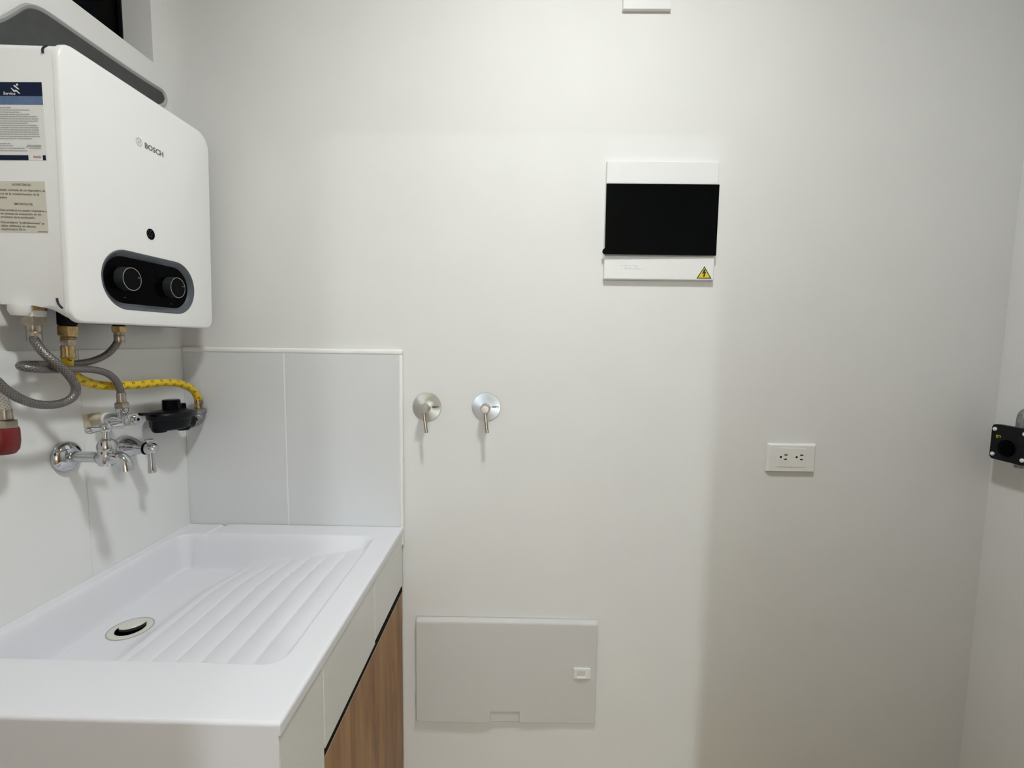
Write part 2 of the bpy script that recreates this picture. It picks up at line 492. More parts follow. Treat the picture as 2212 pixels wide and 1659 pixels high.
def sink_z(x, y):
    z = RIM
    cx, cy = (IX0 + IX1) / 2, (IY0 + IY1) / 2; hx, hy = (IX1 - IX0) / 2, (IY1 - IY0) / 2
    r = 0.028
    qx, qy = abs(x - cx) - hx + r, abs(y - cy) - hy + r
    d = -(math.hypot(max(qx, 0), max(qy, 0)) + min(max(qx, qy), 0) - r)
    # soap channel on the far left of the rim
    if y > -0.10:
        z -= 0.005 * math.exp(-((x - 0.088 - 0.06 * (y + 0.07)) / 0.007) ** 2) * sstep((y + 0.10) / 0.02)
        z -= 0.0022 * sstep((0.088 - x) / 0.02) * sstep((x - 0.004) / 0.02) * sstep((-0.004 - y) / 0.01)
    if d > -0.003:
        wr = 0.020 if x > 0.06 else 0.017
        wr = wr + 0.004 * sstep((y + 0.13) / 0.05)
        t = (d + 0.003) / wr
        z -= (z - basin_floor(x, y)) * sstep(t)
    e = min(SX1 - x, y - SY0)          # rounded free edges of the rim
    if e < 0.005: z -= 0.005 - math.sqrt(max(0, 0.005 ** 2 - (0.005 - e) ** 2))
    return z
def lins(a, b, n): return [a + (b - a) * i / n for i in range(n)]
xs = lins(SX0, 0.022, 5) + lins(0.022, 0.052, 16) + lins(0.052, 0.455, 140) + lins(0.455, 0.495, 22) + lins(0.495, 0.5345, 6) + [0.5345, 0.536, 0.5373, 0.5385, 0.5392, 0.5395]
ys = [SY0, SY0 + .0003, SY0 + .001, SY0 + .0022, SY0 + .0035] + lins(SY0 + .005, -0.52, 8) + lins(-0.52, -0.47, 20) + lins(-0.47, -0.115, 56) + lins(-0.115, -0.06, 26) + lins(-0.06, SY1, 8) + [SY1]
vs, fs = [], []
nx, ny = len(xs), len(ys)
for y in ys:
    for x in xs: vs.append((x, y, sink_z(x, y)))
for j in range(ny - 1):
    for i in range(nx - 1): fs.append((j * nx + i, j * nx + i + 1, (j + 1) * nx + i + 1, (j + 1) * nx + i))
SKZ = 0.8305
def skirt(idx):
    base = len(vs); n_ = len(idx)
    for i in idx: vs.append((vs[i][0], vs[i][1], min(vs[i][2], RIM - 0.005) - 0.0006))
    for i in idx: vs.append((vs[i][0], vs[i][1], SKZ))
    for k in range(n_ - 1):
        fs.append((idx[k], idx[k + 1], base + k + 1, base + k)); fs.append((base + k, base + k + 1, base + n_ + k + 1, base + n_ + k))
skirt([j * nx + nx - 1 for j in range(ny)]); skirt(list(range(nx)))
skirt([j * nx for j in range(ny)]); skirt([(ny - 1) * nx + i for i in range(nx)])
snk = thing('laundry_sink', 'white moulded laundry sink with ribbed washboard slope in the corner', 'sink', ((SX0 + SX1) / 2, -0.31, SKZ))
sbm = B().mesh(vs, fs)
basin = sbm.build('basin', 'sink', snk)
DC = (0.101, -0.316)
dz = basin_floor(*DC)
dn = B().lathe([(0.0335, dz - 0.004), (0.0345, dz + 0.0006), (0.0335, dz + 0.0012), (0.024, dz + 0.0010), (0.0225, dz - 0.002), (0.0225, dz - 0.003)], (DC[0], DC[1], 0), n=48)
dn.build('drain_ring', 'drain', snk)
dg = B().lathe([(0.0365, dz + 0.0002), (0.0365, dz + 0.0006), (0.0344, dz + 0.0008), (0.0344, dz + 0.0002)], (DC[0], DC[1], 0), n=48)
dg.build('drain_seal', 'greyink', snk)
ax = Vector((-0.10, 0.11, 1)).normalized()
o = Vector((DC[0] + 0.001, DC[1] + 0.004, dz + 0.0058))
plug = B().lathe([(0.0, 0.0035), (0.012, 0.0032), (0.0195, 0.0015), (0.0205, 0.0), (0.0195, -0.0008), (0.0, -0.0008)], o, ax, 40).build('drain_plug', 'drain', snk)
sub(plug, B().lathe([(0.0203, -0.0009), (0.0203, -0.0020), (0.0, -0.0020)], o, ax, 40), 'gasket', 'rubber', snk)
sub(plug, B().lathe([(0.0198, 0.0012), (0.0205, 0.0006), (0.0200, -0.0016), (0.0, -0.0016)], Vector(o) - ax * 0.0036, ax, 40), 'lower_gasket', 'rubber', snk)

# ------------------------------------------------------------------ tiled sink base with wooden door
BX = 0.5372
base = thing('sink_cabinet', 'white tiled sink base with oak wood door below the laundry sink', 'cabinet', (0.27, -0.31, 0.0))
B().box(0.0036, BX - 0.0003, -0.6176, -0.596, 0.0, SKZ, 0.0).build('end_panel', 'sink', base, False)
B().box(0.503, BX - 0.0085, -0.596, -0.4925, 0.0, SKZ - 0.001).build('jamb', 'grout', base, False)
B().box(0.503, BX - 0.0085, -0.4925, -0.0112, 0.700, SKZ - 0.001).build('lintel', 'grout', base, False)
tl = [(-0.6160, -0.4905, 0.531, SKZ - .0015), (-0.6160, -0.4905, 0.229, 0.529), (-0.6160, -0.4905, 0.001, 0.227),
      (-0.4875, -0.2385, 0.6925, SKZ - .0015), (-0.2358, -0.0114, 0.6985, SKZ - .0015)]
for y0, y1, z0, z1 in tl:
    B().box(BX - 0.0085, BX, y0, y1, z0, z1, 0.0008, 1).build('tile', 'apron_tile', base, False)
B().box(BX - 0.0085, BX - 0.0006, -0.4905, -0.4875, 0.70, SKZ - .0015).build('grout_line', 'grout', base, False)
B().box(BX - 0.0085, BX - 0.0006, -0.2385, -0.2358, 0.6985, SKZ - .0015).build('grout_line', 'grout', base, False)
door = B().box(0.519, 0.5355, -0.4865, -0.0115, 0.03, 0.6770, 0.0006, 1).build('door', 'wood', base, False)
sub(door, B().box(0.518, 0.5360, -0.4865, -0.0115, 0.6772, 0.6795), 'edge_band', 'woodedge', base, False)
B().box(0.516, 0.5358, -0.4872, -0.0115, 0.6797, 0.6918).build('gap_shade_strip', 'void', base, False)  # near-black strip stands in for the shade in the gap above the door

# ------------------------------------------------------------------ water heater
HT = 0.021
HB = Vector((0.0, -0.2355, 1.3335))           # base of the heater on the wall
heater = thing('water_heater', 'white gas water heater with two black control knobs on the left wall', 'water heater', HB, rot=(0, HT, 0))
Hinv = Matrix.Rotation(HT, 3, 'Y').inverted()
def hl(x, y, z):                              # measured room position -> position in the heater's own (untilted) frame
    return HB + Hinv @ (Vector((x, y, z)) - HB)
FX = 0.117                                    # front plane
HY0, HY1 = -0.408, -0.063
# body: side profile extruded across the width
prof = [(0.004, 1.3585), (0.055, 1.3585), (0.070, 1.356), (0.084, 1.349), (0.096, 1.341), (0.106, 1.337), (FX - 0.0100, 1.3355), (FX - 0.0100, 1.7495), (0.004, 1.7500)]
ts = [0.0, 0.0006, 0.0018, 0.0035, 0.006, 0.009, 0.012, 0.016, 0.020]
stations = [(HY0 + 0.0008 + t, t) for t in ts] + [(HY1 - 0.0008 - t, t) for t in reversed(ts)]
def round_in(t, r_): return r_ - math.sqrt(max(0.0, r_ * r_ - max(0.0, r_ - t) ** 2))
vs, fs = [], []
np_ = len(prof)
for y_, t in stations:
    for x_, z_ in prof:
        if z_ > 1.74: z_ -= round_in(t, 0.012)
        else: z_ += round_in(t, 0.020) * min(1.0, max(0.0, (x_ - 0.070) / 0.025))
        vs.append((x_, y_, z_))
for k in range(len(stations) - 1):
    for a in range(np_):
        b_ = (a + 1) % np_
        fs.append((k * np_ + a, k * np_ + b_, (k + 1) * np_ + b_, (k + 1) * np_ + a))
fs.append(tuple(range(np_))); fs.append(tuple(reversed(range((len(stations) - 1) * np_, len(stations) * np_))))
B().mesh(vs, fs).build('body', 'enamel', heater, True)
# front cover with a pill-shaped opening for the control panel
PC = (-0.2375, 1.4135); PHX, PHY = 0.1135, 0.0525
CY, CZ = (HY0 + HY1) / 2, (1.3335 + 1.7575) / 2; CHX, CHY = (HY1 - HY0) / 2, (1.7575 - 1.3335) / 2
def cover_pt(ang, inset):                     # ray from the panel centre to the cover outline
    c, s_ = math.cos(ang), math.sin(ang); lo, hi = 0.0, 1.0
    for _ in range(46):
        m_ = (lo + hi) / 2; yy, zz = PC[0] + c * m_ - CY, PC[1] + s_ * m_ - CZ
        r = ((0.036 if yy > 0 else 0.026) if zz > 0 else 0.022) - inset
        qx, qy = abs(yy) - (CHX - inset) + r, abs(zz) - (CHY - inset) + r
        d = math.hypot(max(qx, 0), max(qy, 0)) + min(max(qx, qy), 0) - r
        if d < 0: lo = m_
        else: hi = m_
    return PC[0] + c * lo, PC[1] + s_ * lo
angs = [2 * PI * i / 120 for i in range(120)]
for sy in (-1, 1):
    for sz, rr in ((-1, 0.022), (1, 0.036 if sy > 0 else 0.026)):
        for k in range(11):
            t = k / 10 * PI / 2
            yy = CY + sy * (CHX - rr + rr * math.cos(t)); zz = CZ + sz * (CHY - rr + rr * math.sin(t))
            angs.append(math.atan2(zz - PC[1], yy - PC[0]) % (2 * PI))
for sy in (-1, 1):
    for k in range(25):
        t = -PI / 2 + k / 24 * PI
        angs.append(math.atan2(PHY * math.sin(t), sy * (PHX - PHY + PHY * math.cos(t))) % (2 * PI))
angs = sorted(set(round(a, 5) for a in angs))
rings = []
def pill(ang, e): 
    a, b_ = rrect_pt(ang, PHX + e, PHY + e, PHY + e - 1e-5); return PC[0] + a, PC[1] + b_
for x, f in ((FX - 0.0098, lambda a: cover_pt(a, 0.0002)), (FX - 0.004, lambda a: cover_pt(a, 0)), (FX - 0.0018, lambda a: cover_pt(a, 0.0008)), (FX - 0.0005, lambda a: cover_pt(a, 0.0024)),
             (FX, lambda a: cover_pt(a, 0.0045)), (FX, lambda a: pill(a, 0.0)), (FX - 0.0098, lambda a: pill(a, 0.0))):
    rings.append([(x, *f(a)) for a in angs])
n = len(angs); vs = [p for r in rings for p in r]
fs = [(k * n + i, k * n + (i + 1) % n, (k + 1) * n + (i + 1) % n, (k + 1) * n + i) for k in range(len(rings) - 1) for i in range(n)]
B().mesh(vs, fs).build('front_cover', 'enamel', heater)
# bezel dish and black panel
pa = [2 * PI * i / 96 for i in range(96)]
pl = [(FX + 0.0006, 0.0), (FX + 0.0010, -0.0015), (FX - 0.0006, -0.0045), (FX - 0.0060, -0.0105), (FX - 0.0072, -0.0118), (FX - 0.0085, -0.0118), (FX - 0.0085, -0.0005)]
vs = [(x, *pill(a, e)) for x, e in pl for a in pa]; n = 96
fs = [(k * n + i, k * n + (i + 1) % n, (k + 1) * n + (i + 1) % n, (k + 1) * n + i) for k in range(len(pl) - 1) for i in range(n)]
B().mesh(vs, fs).build('bezel', 'bezel', heater)
vs = [(FX - 0.0066, *pill(a, -0.0108)) for a in pa] + [(FX - 0.0085, *pill(a, -0.0108)) for a in pa]
fs = [tuple(range(96)), tuple(reversed(range(96, 192)))] + [(i, (i + 1) % 96, 96 + (i + 1) % 96, 96 + i) for i in range(96)]
cp = B().mesh(vs, fs).build('control_panel', 'blackpanel', heater)
for ky, kz in ((-0.2985, 1.4155), (-0.185, 1.4130)):
    x0 = FX - 0.0066
    kn = B().lathe([(0.0212, 0.0), (0.0208, 0.010), (0.0202, 0.0155), (0.0, 0.0155)], (x0, ky, kz), (1, 0, 0), 48).build('knob', 'knobside', heater)
    sub(kn, B().lathe([(0.0192, 0.0153), (0.0192, 0.0160), (0.0, 0.0160)], (x0, ky, kz), (1, 0, 0), 48), 'knob_cap', 'black', heater)
    sub(kn, B().lathe([(0.0203, 0.0154), (0.0203, 0.0163), (0.0194, 0.0163), (0.0194, 0.0154)], (x0, ky, kz), (1, 0, 0), 48), 'knob_ring', 'satin', heater)
    sub(kn, B().box(x0 + 0.0159, x0 + 0.0164, ky + 0.0125, ky + 0.0165, kz + 0.0036, kz + 0.0043), 'pointer', 'palelogo', heater, False)
    sub(cp, B().box(x0 - 0.0002, x0 + 0.0002, ky - 0.001, ky + 0.004, kz - 0.0335, kz - 0.0320), 'scale_mark', 'knobside', heater, False)
# sight hole
sg = B().lathe([(0.0125, 0.0), (0.0125, 0.0006), (0.0105, 0.0008), (0.0100, 0.0002), (0.0100, 0.0)], (FX - 0.0002, -0.2405, 1.5065), (1, 0, 0), 36).build('sight_hole_rim', 'enamel', heater)
sub(sg, B().lathe([(0.0102, 0.0), (0.0102, 0.0006), (0.0, 0.0006)], (FX - 0.0002, -0.2405, 1.5065), (1, 0, 0), 36), 'sight_glass', 'black', heater)
dots = B()
for k in range(7):
    a = 2 * PI * k / 6
    rr = 0.0055 if k < 6 else 0
    dots.cyl((FX + 0.0002, -0.2428 + rr * math.cos(a), 1.5075 + rr * math.sin(a)), (1, 0, 0), 0.0008, 0.0004, 10)
sub(sg, dots, 'perforation', 'bezel', heater, False)
# maker's emblem and lettering on the front
lg = hl(FX, -0.2605, 1.6640); lx = FX + 0.0002
em = B().lathe([(0.0072, 0), (0.0072, 0.0003), (0.0063, 0.0003), (0.0063, 0)], (lx, lg.y, lg.z), (1, 0, 0), 32, cap=False)
for dy in (-0.0025, 0.0025): em.box(lx, lx + 0.0003, lg.y + dy - 0.0005, lg.y + dy + 0.0005, lg.z - 0.0054, lg.z + 0.0054)
em.box(lx, lx + 0.0003, lg.y - 0.0025, lg.y + 0.0025, lg.z - 0.0008, lg.z + 0.0008)
em.build('emblem', 'palelogo', heater, False)
B().text('BOSCH', (lx, lg.y + 0.0125, lg.z - 0.0048), (0, 1, 0), (0, 0, 1), 0.0135, 0.0002, bold=0.0004, width=0.0455).build('lettering', 'greylogo', heater, False)
# dark slots at the cover corners, on the side facing the room entrance
ys_ = HY0 + 0.0008
for pts in ([(0.1090, 1.7445), (0.1068, 1.7415), (0.1054, 1.7375), (0.1054, 1.7320)], [(0.1000, 1.3690), (0.1012, 1.3620), (0.1040, 1.3570), (0.1075, 1.3535)]):
    def rec(z):                               # how far the rounded top edge recedes at height z
        h_ = max(0.0, z - 1.7377); return 0.012 - math.sqrt(max(0.0, 0.012 ** 2 - min(h_, 0.0118) ** 2))
    s3 = B().tube([(hl(x, 0, z).x - 0.004, ys_ - 0.0002 + rec(hl(x, 0, z).z), hl(x, 0, z).z) for x, z in pts], 0.0017, 8, 5)
    s3.build('cover_slot', 'navy', heater)
def hs(x, y, z): return hl(x + 0.005, y, z)
# service sticker
yS = ys_
def hx(x, z): return hs(x, 0, z).x
zt, zb = 1.6905, 1.5772
def hq(x0, x1, z0, z1, name, ma, root, par, d=0.0003):
    b_ = B()
    q = [hs(x, 0, z) for x, z in ((x0, z0), (x1, z0), (x1, z1), (x0, z1))]
    vs_ = [(p.x, yS - d, p.z) for p in q] + [(p.x, yS + 0.0, p.z) for p in q]
    b_.mesh(vs_, [(0, 1, 2, 3), (7, 6, 5, 4), (0, 4, 5, 1), (1, 5, 6, 2), (2, 6, 7, 3), (3, 7, 4, 0)])
    return b_.build(name, ma, par, False, t=root)
s1 = hq(0.008, 0.0915, zb, zt, 'service_sticker', 'sticker', heater, heater)
hq(0.008, 0.0912, 1.6705, zt, 'navy_band', 'navyprint', heater, s1, 0.0005)
hq(0.008, 0.0912, 1.6580, 1.6705, 'blue_band', 'blueprint', heater, s1, 0.0005)
hq(0.008, 0.0625, 1.5772, 1.5845, 'navy_strip', 'navyprint', heater, s1, 0.0005)
hq(0.0850, 0.0895, 1.5772, 1.5845, 'navy_square', 'navyprint', heater, s1, 0.0005)
def ink_rows(rows, root, par, name, ma):
    b_ = B()
    for x0, x1, z, h in rows:
        x = x0
        while x < x1 - 0.0012:
            wd_ = min(random.uniform(0.002, 0.0075), x1 - x)
            q = [hs(a, 0, b) for a, b in ((x, z), (x + wd_, z), (x + wd_, z + h), (x, z + h))]
            b_.mesh([(p.x, yS - 0.0006, p.z) for p in q], [(0, 1, 2, 3)])
            x += wd_ + 0.0006
    return b_.build(name, ma, par, False, t=root)
rows = []
z = 1.6530
ends = [0.041, 0.070, 0.055, 0.069, 0.081, 0.082, 0.081, 0.066, 0.081, 0.082, 0.083, 0.082, 0.083, 0.083, 0.072]
for i, e in enumerate(ends):
    rows.append((0.011, e, z, 0.0014)); z -= 0.0032
rows += [(0.011, 0.036, 1.6005, 0.0014), (0.011, 0.040, 1.5975, 0.0014), (0.011, 0.058, 1.5940, 0.0013), (0.011, 0.062, 1.5905, 0.0013)]
rows += [(0.062, 0.084, 1.5985, 0.0012), (0.061, 0.084, 1.5965, 0.0012), (0.065, 0.083, 1.5942, 0.0010)]
ink_rows(rows, heater, s1, 'small_print', 'greyink')
rp = hs(0.0705, 0, 1.5808)
B().text('BOSCH', (rp.x, yS - 0.0006, rp.z), (1, 0, 0), (0, 0, 1), 0.0038, 0.0, bold=0.0001, width=0.0115).build('red_lettering', 'redink', s1, False, t=heater)
sp_ = hs(0.0315, 0, 1.6725)
B().text('Service', (sp_.x, yS - 0.0007, sp_.z), (1, 0, 0), (0, 0, 1), 0.0058, 0.0, bold=0.0001, width=0.0185).build('service_lettering', 'sticker', s1, False, t=heater)
run = B()
def runpoly(pts):
    q = [hs(a, 0, b) for a, b in pts]
    run.mesh([(p.x, yS - 0.0007, p.z) for p in q], [tuple(range(len(q)))])
runpoly([(0.0435, 1.6823), (0.0452, 1.6818), (0.0490, 1.6788), (0.0520, 1.6794), (0.0580, 1.6738), (0.0555, 1.6738), (0.0520, 1.6768), (0.0480, 1.6764)])
runpoly([(0.0480, 1.6862), (0.0500, 1.6862), (0.0568, 1.6805), (0.0562, 1.6795), (0.0530, 1.6812), (0.0485, 1.6848)])
cc = hs(0.0538, 0, 1.6868)
run.mesh([(cc.x + 0.0016 * math.cos(a * PI / 8), yS - 0.0007, cc.z + 0.0016 * math.sin(a * PI / 8)) for a in range(16)], [tuple(range(16))])
run.build('runner_emblem', 'sticker', s1, False, t=heater)
# cream warning sticker
s2 = hq(0.004, 0.0850, 1.4690, 1.5460, 'warning_sticker', 'beigesticker', heater, heater)
txt = B()
lines = [('ADVERTENCIA', 0.0330, 0.0300, 1.5395), ('Instalación correcta de un dispositivo de', 0.0040, 0.0800, 1.5320), ('control de la contaminación de la', 0.0040, 0.0705, 1.5262),
         ('atmósfera', 0.0060, 0.0180, 1.5204), ('IMPORTANTE', 0.0345, 0.0285, 1.5105), ('Este artefacto no puede conectarse a', 0.0115, 0.0730, 1.5015),
         ('un sistema de evacuación de los', 0.0115, 0.0640, 1.4963), ('productos de la combustión.', 0.0115, 0.0540, 1.4911),
         ('Este artefacto "preferiblemente" se', 0.0110, 0.0680, 1.4830), ('debe utilizarse en alturas', 0.0110, 0.0545, 1.4778), ('superiores a 20 m.', 0.0110, 0.0390, 1.4728)]
for body, x0, wd_, z in lines:
    q = hs(x0 + 0.0005, 0, z)
    txt.text(body, (q.x, yS - 0.0005, q.z), (1, 0, 0), (0, 0, 1), 0.0046, 0.0, bold=0.00012, width=wd_)
q = hs(0.0690, 0, 1.4702); txt.box(q.x, q.x + 0.0145, yS - 0.0006, yS - 0.0004, q.z, q.z + 0.0009)
txt.build('warning_print', 'brownink', s2, False, t=heater)
# underside: back plate, connections
B().box(0.012, 0.030, -0.30, -0.058, 1.3330, 1.3590, 0.001, 1).build('mounting_plate', 'galv', heater, False)
B().lathe([(0.014, 1.3585), (0.014, 1.349), (0.0105, 1.342), (0.0, 1.341)], (0.040, -0.378 - 0.034, 0), n=20, axis=(0, 0, 1)).build('drain_cap', 'ptfe', heater)
B().lathe([(0.0165, 1.3590), (0.0165, 1.3520), (0.0150, 1.3505), (0.0150, 1.3400)], (0.040, -0.3955 + 0.004, 0), n=20).build('water_outlet', 'brass', heater)
B().lathe([(0.0155, 1.3510), (0.0160, 1.3480), (0.0150, 1.3410), (0.0130, 1.3400)], (0.040, -0.3915, 0), n=20).build('thread_tape', 'ptfe', heater)
B().lathe([(0.0150, 1.3580), (0.0150, 1.3300), (0.012, 1.3290), (0.012, 1.326)], (0.050, -0.346, 0), n=6).build('gas_inlet', 'blackmatte', heater)
B().lathe([(0.0100, 1.3580), (0.0100, 1.3290)], (0.050, -0.242, 0), n=18).build('water_inlet', 'blackmatte', heater)

# ------------------------------------------------------------------ hoses
HOSE_R = 0.0066
h1 = thing('braided_hose', 'grey braided hose looping left from the heater, under its sticker side', 'hose', (0.040, -0.3915, 1.335), 'braided water hoses below the heater')
B().hexnut((0.040, -0.3915, 1.326), (0, 0, 1), 0.0165, 0.0155).build('nut', 'nickel', h1, False)
B().lathe([(0.0092, 1.300), (0.0098, 1.302), (0.0098, 1.314), (0.0090, 1.316), (0.0098, 1.318), (0.0098, 1.327)], (0.0412, -0.3935, 0), n=20).build('ferrule', 'nickel', h1)
B().tube([(0.0412, -0.3935, 1.314), (0.0435, -0.397, 1.306), (0.0525, -0.4025, 1.2985), (0.066, -0.4045, 1.2825), (0.078, -0.3956, 1.2636), (0.081, -0.3805, 1.2445), (0.079, -0.3685, 1.2234), (0.076, -0.374, 1.2068), (0.074, -0.3963, 1.1996), (0.074, -0.4258, 1.2028), (0.075, -0.4533, 1.2148), (0.077, -0.4762, 1.2325), (0.078, -0.4937, 1.2507), (0.076, -0.520, 1.266), (0.066, -0.56, 1.272), (0.040, -0.595, 1.270), (0.001, -0.607, 1.268)], HOSE_R, 16, 8).build('hose', 'braid', h1)

h2 = thing('braided_hose', 'grey braided hose coiling from the chrome angle valve up to the heater', 'hose', (0.063, -0.261, 1.175), 'braided water hoses below the heater')
B().hexnut((0.063, -0.261, 1.1735), (0, 0, 1), 0.0125, 0.0110).build('nut', 'nickel', h2, False)
B().lathe([(0.0075, 1.184), (0.0082, 1.186), (0.0075, 1.189), (0.0075, 1.203)], (0.063, -0.261, 0), n=20).build('ferrule', 'nickel', h2)
B().tube([(0.063, -0.261, 1.195), (0.063, -0.2618, 1.2066), (0.064, -0.2723, 1.2278), (0.065, -0.2923, 1.2431), (0.0655, -0.3251, 1.2518), (0.0655, -0.3637, 1.2541), (0.063, -0.4001, 1.2561), (0.058, -0.4203, 1.2587), (0.0475, -0.4240, 1.2621), (0.037, -0.408, 1.2639), (0.033, -0.37, 1.2625), (0.0325, -0.3289, 1.2613), (0.036, -0.2921, 1.2639), (0.042, -0.2639, 1.276), (0.047, -0.2478, 1.2943), (0.050, -0.242, 1.310)], HOSE_R * 0.93, 16, 8).build('hose', 'braid', h2)
B().lathe([(0.0085, 1.299), (0.0090, 1.301), (0.0090, 1.312), (0.0082, 1.314), (0.0090, 1.316), (0.0090, 1.320)], (0.050, -0.242, 0), n=20).build('ferrule', 'nickel', h2)
B().hexnut((0.050, -0.242, 1.3185), (0, 0, 1), 0.0125, 0.0120).build('nut', 'brass', h2, False)

gh = thing('gas_hose', 'yellow gas hose with dark dashes running from the heater to the black regulator', 'hose', (0.050, -0.346, 1.330))
B().hexnut((0.050, -0.346, 1.3095), (0, 0, 1), 0.0150, 0.0185).build('nut', 'brass', gh, False)
B().lathe([(0.0095, 1.304), (0.0110, 1.306), (0.0095, 1.3095)], (0.050, -0.346, 0), n=20).build('collar', 'brass', gh)
B().hexnut((0.050, -0.347, 1.2925), (0, 0, 1), 0.0112, 0.0125).build('nut', 'nickel', gh, False)
B().lathe([(0.0100, 1.272), (0.0108, 1.274), (0.0100, 1.277), (0.0096, 1.286), (0.0100, 1.290), (0.0088, 1.2935)], (0.050, -0.348, 0), n=20).build('ferrule', 'brass', gh)
B().tube([(0.050, -0.348, 1.280), (0.050, -0.350, 1.262), (0.049, -0.344, 1.247), (0.047, -0.325, 1.234), (0.046, -0.296, 1.222), (0.046, -0.257, 1.216), (0.047, -0.202, 1.213), (0.049, -0.140, 1.212), (0.050, -0.091, 1.206), (0.050, -0.056, 1.193), (0.050, -0.036, 1.178), (0.050, -0.0275, 1.161), (0.050, -0.027, 1.150)], 0.0082, 18, 8).build('hose', 'gashose', gh)
B().lathe([(0.0088, 1.136), (0.0100, 1.138), (0.0100, 1.145), (0.0088, 1.147), (0.0090, 1.160), (0.0092, 1.162)], (0.050, -0.027, 0), n=20).build('ferrule', 'brass', gh)

# ------------------------------------------------------------------ gas regulator in the corner
rg = thing('gas_regulator', 'black gas regulator with grey elbow below the yellow hose end', 'regulator', (0.0, -0.115, 1.13))
rb = B().lathe([(0.0, 1.1080), (0.034, 1.1080), (0.042, 1.1110), (0.046, 1.1180), (0.047, 1.1300), (0.051, 1.1330), (0.052, 1.1370), (0.052, 1.1430), (0.049, 1.1465), (0.030, 1.1500), (0.0, 1.1510)], (0.050, -0.120, 0), n=40, sx=0.74, sy=0.98, side=(1, 0, 0))
rb.build('body', 'blackmatte', rg)
B().lathe([(0.0175, 1.148), (0.0175, 1.170), (0.0160, 1.1725), (0.0, 1.1725)], (0.050, -0.116, 0), n=10).build('spring_cap', 'black', rg, False)
B().lathe([(0.0095, 1.148), (0.0095, 1.158), (0.0075, 1.1605), (0.0, 1.1605)], (0.050, -0.085, 0), n=14).build('vent_cap', 'black', rg)
arm = B().prism([(-0.205, 1.1555), (-0.155, 1.1500), (-0.150, 1.1425), (-0.160, 1.1405), (-0.176, 1.1475), (-0.206, 1.1500)], (0.044, 0, 0), (0, 1, 0), (0, 0, 1), (1, 0, 0), 0.014)
arm.build('lever', 'blackmatte', rg, False)
for yy, zz in ((-0.152, 1.112), (-0.082, 1.104)):
    B().lathe([(0.0, zz - 0.006), (0.012, zz - 0.006), (0.0155, zz - 0.001), (0.0155, zz + 0.020)], (0.050, yy, 0), n=20).build('port_boss', 'blackmatte', rg)
B().lathe([(0.0135, 0.0), (0.0135, 0.022)], (0.050, -0.072, 1.113), (0, 1, 0), 20).build('outlet_neck', 'blackmatte', rg)
B().cyl((0.003, -0.115, 1.125), (1, 0, 0), 0.0095, 0.030, 18).build('wall_pipe', 'galv', rg)
el = B().tube([(0.050, -0.058, 1.112), (0.050, -0.044, 1.1115), (0.050, -0.033, 1.116), (0.050, -0.0275, 1.126), (0.050, -0.027, 1.138)], 0.0138, 18, 6)
el.lathe([(0.0138, 1.126), (0.0158, 1.1280), (0.0158, 1.1385), (0.0125, 1.1390)], (0.050, -0.027, 0), n=22)
el.build('elbow', 'galv', rg)
B().prism([(0.0, 0.0), (0.006, 0.004), (0.016, 0.020), (0.009, 0.018), (0.001, 0.010)], (0.055, -0.0335, 1.137), (0.85, 0.0, 0.1), (-0.1, 0.0, 1), (0, 1, 0), 0.0006).build('metal_tag', 'galv', rg, False)

# ------------------------------------------------------------------ chrome angle valve
av = thing('angle_valve', 'small chrome angle valve on beige patch above the cross-handled tap', 'valve', (0.003, -0.261, 1.153))
AVZ = 1.1525
B().box(0.0031, 0.0042, -0.279, -0.243, AVZ - 0.015, AVZ + 0.010).build('wall_patch', 'tape', av, False)
B().cyl((0.004, -0.261, AVZ), (1, 0, 0), 0.0085, 0.032, 18).build('wall_pipe', 'tape', av)
B().lathe([(0.0110, 0.0), (0.0122, 0.001), (0.0122, 0.004), (0.0112, 0.005)], (0.030, -0.261, AVZ), (1, 0, 0), 20).build('sealing_tape', 'ptfe', av)
ab = B().lathe([(0.0100, 0.0), (0.0112, 0.002), (0.0112, 0.016), (0.0090, 0.020), (0.0090, 0.034), (0.0085, 0.037)], (0.034, -0.261, AVZ), (1, 0, 0), 24)
ab.lathe([(0.0085, 0.0), (0.0085, 0.012), (0.0100, 0.014), (0.0100, 0.023)], (0.063, -0.261, AVZ), (0, 0, 1), 20)
ab.build('body', 'chrome', av)
hk = B().box(0.0700, 0.0860, -0.2725, -0.2495, AVZ - 0.0115, AVZ + 0.0115, 0.003, 3)
hk.lathe([(0.0085, 0.0), (0.0085, 0.006), (0.007, 0.0075), (0.0, 0.0075)], (0.0860, -0.261, AVZ), (1, 0, 0), 22)
hk_o = hk.build('handle', 'chrome', av)
sub(hk_o, B().lathe([(0.0028, 0), (0.0028, 0.0006), (0, 0.0006)], (0.0935, -0.261, AVZ), (1, 0, 0), 14), 'screw_cap', 'black', av)

